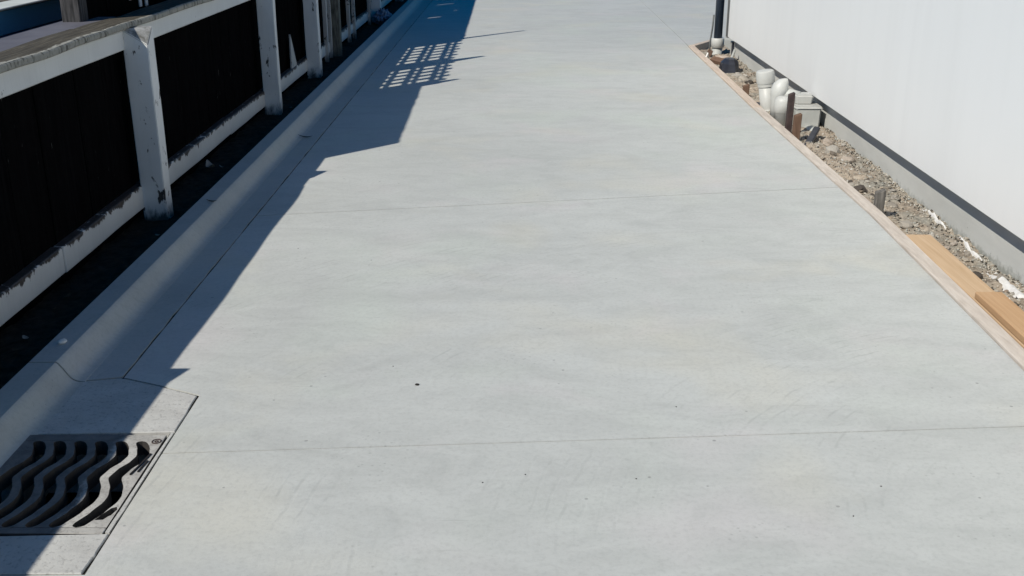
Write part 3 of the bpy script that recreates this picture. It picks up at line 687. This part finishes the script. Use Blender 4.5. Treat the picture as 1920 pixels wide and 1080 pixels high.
# ------------------------------------------------------------------ low white-framed fence on the left
PX0, PX1 = -1.90, -1.78                      # post, back and front
RX = -1.892                                  # rail front
fence = empty('timber_fence', (-1.9, 0, -0.06)); tag(fence, 'low fence of black palings with flaking white posts and rails', 'fence')
FO = Vector((1.9, 0, 0.06))
def fbox(name, x0, x1, y0, y1, z0, z1, mat, bev=0.003, cuts=0, jit=0.0, parent=None):
    o = box(name, x0, x1, y0, y1, z0, z1, mat, parent or fence, bev, cuts, jit)
    o.data.transform(Matrix.Translation(FO)); return o
def post(y0, w, top, mat='white_post', x0=PX0, x1=PX1, slope=0.075, lean=0.0, label=None):
    bm = bmesh.new(); bmesh.ops.create_cube(bm, size=1)
    bmesh.ops.subdivide_edges(bm, edges=[e for e in bm.edges if abs(e.verts[0].co.z - e.verts[1].co.z) > .5], cuts=8)
    for v in bm.verts:
        z = -0.3 + (top + 0.3) * (v.co.z + 0.5)
        x = x0 if v.co.x < 0 else x1; y = y0 if v.co.y < 0 else y0 + w
        if v.co.z > 0.49 and v.co.x > 0: z -= slope if v.co.y < 0 else -0.005
        v.co = Vector((x, y + lean * z, z)) + 0.003 * noise.noise_vector(Vector((x * 8, y * 3, z * 4)))
    bmesh.ops.bevel(bm, geom=[e for e in bm.edges if len(e.link_faces) == 2 and e.calc_face_angle(0) > 0.4], offset=0.004, segments=2, affect='EDGES')
    bmesh.ops.translate(bm, verts=bm.verts[:], vec=FO)
    o = link('post', mesh_bm(bm, 'post'), mat, fence)
    if label: o['label'] = label
    return o
POSTS = [(-0.25, 0.10), (2.435, 0.10), (5.15, 0.10), (7.87, 0.075), (9.56, 0.10), (13.92, 0.11), (16.7, 0.10)]
for y, w in POSTS: post(y, w, 0.895)
post(10.82, 0.11, 1.0, 'rough_post', -1.93, -1.80, 0.02, 0.0, 'rough unpainted grey post')
for y, w, z1, lean in ((10.50, 0.055, 0.93, 0.01), (10.735, 0.05, 0.95, 0.0), (11.08, 0.045, 0.95, -0.01), (11.95, 0.05, 0.92, 0.01), (12.32, 0.06, 0.92, 0.015), (13.62, 0.05, 0.95, 0.0)):
    post(y, w, z1, 'white_batten', -1.905, -1.868, 0.0, lean).name = 'batten'
# rails butt between the posts
ends = [-2.6] + sum([[y - 0.001, y + w + 0.001] for y, w in POSTS], []) + [19]
for k in range(0, len(ends), 2):
    a, b = ends[k], ends[k + 1]
    # the rail passes behind the posts: run to their middle
    if k: a -= 0.05
    b = b + 0.048 if k + 2 < len(ends) else b
    n = 6
    if b - a > 2.6 and k in (4, 6):
        m_ = a + (b - a) * 0.62
        fbox('bottom_rail', -1.94, RX, a, m_ - 0.002, 0.015, 0.128, 'flaky_rail', 0.004, n, 0.004)
        fbox('bottom_rail', -1.94, RX, m_ + 0.002, b, 0.012, 0.125, 'flaky_rail', 0.004, n, 0.004)
    else:
        fbox('bottom_rail', -1.94, RX, a, b, 0.014, 0.127, 'flaky_rail', 0.004, n, 0.004)
    fbox('top_rail', -1.94, RX, a, b, 0.797, 0.888, 'white_rail', 0.004, n, 0.002)
# weathered capping boards
for a, b, z, fx in ((-2.6, 2.44, 0.004, -1.840), (2.443, 4.9, 0.002, -1.860), (4.903, 8.4, -0.001, -1.866), (8.403, 12.1, 0.001, -1.866), (12.103, 15.6, 0.0, -1.866), (15.603, 19, 0.002, -1.866)):
    fbox('cap_board', -2.035, fx, a, b, 0.890 + z, 0.920 + z, 'cap', 0.006, 34, 0.009)
# palings, each a board of its own; two open gaps further down
pal_rng = random.Random(5)
def palings(parent, off, x0, th, ya, yb, zt_f, mats, slits, z0=-0.2, wmin=0.095, wmax=0.11):
    base = box_me('paling', 0, 1, 0, 1, 0, 1, 0); base.materials.append(M[mats])
    y = ya
    def put(y0, y1, za, zb, dx):
        o = bpy.data.objects.new('paling', base); COL.objects.link(o); o.parent = parent
        o.location = Vector((x0 + dx, y0, za)) + off; o.scale = (th, y1 - y0, zb - za)
    while y < yb:
        w = pal_rng.uniform(wmin, wmax); ye = y + w; dx = pal_rng.uniform(-0.004, 0.004)
        nxt = ye - 0.002 if False else ye
        slit = None
        for s in slits:
            if y < s[0] < ye: slit = s
        if slit:
            sy, sw, sa, sb = slit
            put(y, sy - sw / 2, z0, zt_f(y), dx); put(sy + sw / 2, ye, z0, zt_f(y), dx)
            put(sy - sw / 2, sy + sw / 2, z0, sa, dx - 0.002); put(sy - sw / 2, sy + sw / 2, sb, zt_f(y), dx - 0.002)
        else: put(y, ye, z0, zt_f(y), dx)
        y = ye + 0.0
palings(fence, FO, -1.962, 0.018, -2.6, 18.9, lambda y: 0.885, 'paling', [(13.19, 0.07, 0.44, 0.66), (14.93, 0.08, 0.46, 0.68)])
# a split white splinter leaning between two posts
bm = bmesh.new(); q = [(-1.935, 8.93, 0.12), (-1.935, 9.16, 0.10), (-1.94, 9.05, 0.30), (-1.945, 9.0, 0.40)]
fr = [bm.verts.new(Vector(p) + FO) for p in q]; bk = [bm.verts.new(Vector(p) + FO + Vector((-0.012, 0, 0))) for p in q]
bm.faces.new(fr); bm.faces.new(bk[::-1])
for i in range(4): bm.faces.new((fr[i], fr[(i + 1) % 4], bk[(i + 1) % 4], bk[i]))
sp = link('splintered_board', mesh_bm(bm, 'splintered_board'), 'white_batten', fence); sp.location.x = 0.036
sp['label'] = 'pointed white splintered board end'

# ------------------------------------------------------------------ taller dark fence behind, with trellis top
TX = -2.15
tall = empty('tall_fence', (TX, 0, -0.06)); tag(tall, 'taller dark paling fence standing just behind the low fence', 'fence')
TO = Vector((-TX, 0, 0.06))
def tbox(name, x0, x1, y0, y1, z0, z1, mat, bev=0.003, cuts=0, jit=0.0, parent=None):
    o = box(name, x0, x1, y0, y1, z0, z1, mat, parent or tall, bev, cuts, jit); o.data.transform(Matrix.Translation(TO)); return o
def tall_top(y):
    if y < 7.42: return 1.795 - 0.02 * (y - 5.3)
    if y < 10.12: return 1.29
    return 2.012 - 0.013 * (y - 10.4)
SL = [(12.94, 0.055, 0.72, 1.49), (14.65, 0.06, 0.78, 1.58), (13.61, 0.05, 1.62, 1.71)]
palings(tall, TO, TX, 0.02, 5.36, 18.5, tall_top, 'paling', SL, -0.2, 0.12, 0.145)
tbox('end_post', TX - 0.07, TX + 0.025, 5.26, 5.355, -0.3, 1.80, 'old_wood_v', 0.006, 8, 0.006)
for z in (0.45, 1.20): 
    tbox('back_rail', TX - 0.05, TX - 0.001, 5.36, 12.80, z, z + 0.07, 'old_wood', 0.003)
for ya, yb, w, h in ((7.40, 7.53, 0.05, 1.99), (8.58, 8.78, 0.06, 2.02), (10.12, 10.20, 0.05, 2.05)):
    tbox('trellis_post', TX - 0.045, TX - 0.001, ya, yb, 0.2, h - 0.02, 'old_wood_v', 0.004)
for (yc, h0, h1, w) in ((7.46, 1.98, 2.17, 0.045), (8.65, 2.02, 2.40, 0.085), (10.29, 2.06, 2.95, 0.035)):
    bm = bmesh.new(); q = [(yc - w, h0 - 0.2), (yc + w, h0 - 0.2), (yc + w * 0.8, h0), (yc + w * 0.18, h1), (yc - w * 0.18, h1), (yc - w * 0.8, h0)]
    vf = [bm.verts.new(Vector((TX - 0.002, y_, z_)) + TO) for y_, z_ in q]; vb = [bm.verts.new(Vector((TX - 0.04, y_, z_)) + TO) for y_, z_ in q]
    bm.faces.new(vf); bm.faces.new(vb[::-1])
    for i in range(6): bm.faces.new((vf[i], vf[(i + 1) % 6], vb[(i + 1) % 6], vb[i]))
    link('spike', mesh_bm(bm, 'spike'), 'old_wood_v', tall)
tr = None
for ya, yb, n in ((7.60, 8.555, 5), (8.865, 10.10, 6)):
    t_ = empty('trellis_panel', (0, 0, 0)); t_.parent = tall
    pit_ = (yb - ya) / n
    for a, b in ((1.285, 1.312), (1.348, 1.398), (1.530, 1.588), (1.628, 1.672), (1.808, 1.868), (1.910, 1.950)):
        tbox('rail', TX + 0.002, TX + 0.014, ya, yb, a, b, 'old_wood', 0.001, parent=t_)
    for k in range(n + 1):
        yy = ya + pit_ * k
        tbox('slat', TX - 0.0105, TX + 0.001, yy - 0.042, yy + 0.042, 1.26, 2.012 + 0.02 * (k % 2), 'old_wood_v', 0.001, parent=t_)
for y, z, w in ((6.08, 0.905, 0.035), (6.18, 0.900, 0.035), (6.40, 0.93, 0.03), (5.93, 0.955, 0.08)):
    o = tbox('hanging_batten', TX + 0.024, TX + 0.036, y, y + w, z, 1.35, 'white_rail', 0.004)
    o['label'] = 'short white batten hanging on the dark palings'

# things beyond the low fence
mb = link('mauve_board', box_me('mauve_board', -2.24, -2.04, 1.5, 5.50, 0.888, 0.915, 0.004, 1, 10, 0.003), 'mauve_board')
tag(mb, 'faded mauve grey board lying level behind the fence capping', 'board')
for y in (1.8, 3.4, 5.2):
    pass
bw = empty('blue_wall', (-2.7, 4, -0.06)); tag(bw, 'low blue painted wall with pale coping beyond the left fence', 'wall')
def bb(name, x0, x1, y0, y1, z0, z1, mat): o = box(name, x0 + 2.7, x1 + 2.7, y0 - 4, y1 - 4, z0 + 0.06, z1 + 0.06, mat, bw, 0.004); return o
bb('panel', -2.72, -2.60, 0.5, 6.62, 0.828, 0.946, 'blue'); bb('coping', -2.75, -2.585, 0.5, 6.64, 0.948, 0.960, 'pale_trim'); bb('base', -2.70, -2.595, 0.5, 6.60, -0.3, 0.825, 'blue_shaded')

# crumpled sheet by the far post
bm = bmesh.new(); bmesh.ops.create_icosphere(bm, subdivisions=4, radius=1)
for v in bm.verts:
    n = noise.turbulence(v.co * 2.2, 4, True); v.co = Vector((v.co.x * 0.11, v.co.y * 0.26, v.co.z * 0.12)) * (0.65 + 0.6 * n)
bgo = link('crumpled_sheet', mesh_bm(bm, 'crumpled_sheet'), 'bag'); bgo.location = (-1.73, 13.75, 0.02)
tag(bgo, 'crumpled blue grey plastic sheet lying by the far white fence post', 'plastic sheet')

# ------------------------------------------------------------------ small litter
pm = rock_me('pebble', 2, 2, 0.6); pm.materials.append(M['pebble'])
def pebble(px, py, s, label, z=0.0, mat=None, group=None):
    q = gz(px, py, z); me = pm
    if mat: me = pm.copy(); me.materials.clear(); me.materials.append(M[mat])
    o = bpy.data.objects.new('pebble', me); COL.objects.link(o); o.location = (q.x, q.y, z + s * 0.4); o.scale = (s * 1.4, s, s); o.rotation_euler.z = px
    return tag(o, label, 'pebble', group)
pebble(782, 722, 0.0055, 'largest black pebble lying alone on the sunlit slab')
for px, py in ((737, 687), (1268, 763), (696, 488), (559, 466), (905, 905), (1652, 912), (1600, 968), (1193, 898), (985, 890)):
    pebble(px, py, 0.0019, 'tiny dark pebble lying loose on the sunlit slab', 0.0, None, 'tiny pebbles on the slab')
pebble(117, 643, 0.013, 'white chip lying on top of the kerb', 0.0715, 'chip')
def leaf(x, y, z, L, w, rz, mat, label, curl=0.3, group=None):
    bm = bmesh.new(); prev = None
    for k in range(7):
        t = k / 6; ww = w * math.sin(math.pi * (0.08 + 0.87 * t)); yy = (t - 0.5) * L; zz = curl * L * (2 * (t - 0.5)) ** 2 * 0.5
        r = [bm.verts.new((-ww / 2, yy, zz + ww * 0.2)), bm.verts.new((0, yy, zz)), bm.verts.new((ww / 2, yy, zz + ww * 0.2))]
        if prev:
            for i in range(2): bm.faces.new((prev[i], prev[i + 1], r[i + 1], r[i]))
        prev = r
    o = link('dry_leaf', mesh_bm(bm, 'dry_leaf'), mat); o.location = (x, y, z); o.rotation_euler.z = rz
    return tag(o, label, 'leaf', group)
q = gz(397, 378, 0.072); leaf(q.x, q.y, 0.0725, 0.06, 0.016, 1.3, 'leaf', 'curled dark leaf on the kerb top beside the large white post')
q = gz(572, 250, 0.03); leaf(q.x, q.y, 0.004, 0.11, 0.02, 1.2, 'leaf', 'dark dry leaf lying at the foot of the kerb face', 0.25)
q = gz(395, 318, -0.04); leaf(q.x, q.y, -0.03, 0.14, 0.05, 0.5, 'leaf_pale', 'pale curled scrap on the dark soil by the fence', 0.5)
lr = random.Random(21)
for k in range(26):
    y = lr.uniform(3.2, 8.5); x = lr.uniform(-1.87, -1.62)
    leaf(x, y, zl(x, y) + 0.006, lr.uniform(0.02, 0.05), lr.uniform(0.010, 0.022), lr.uniform(0, 6), lr.choice(['leaf', 'leaf', 'leaf_pale']), 'small dry leaf on the dark soil between kerb and fence', 0.4, 'leaves on the soil strip')
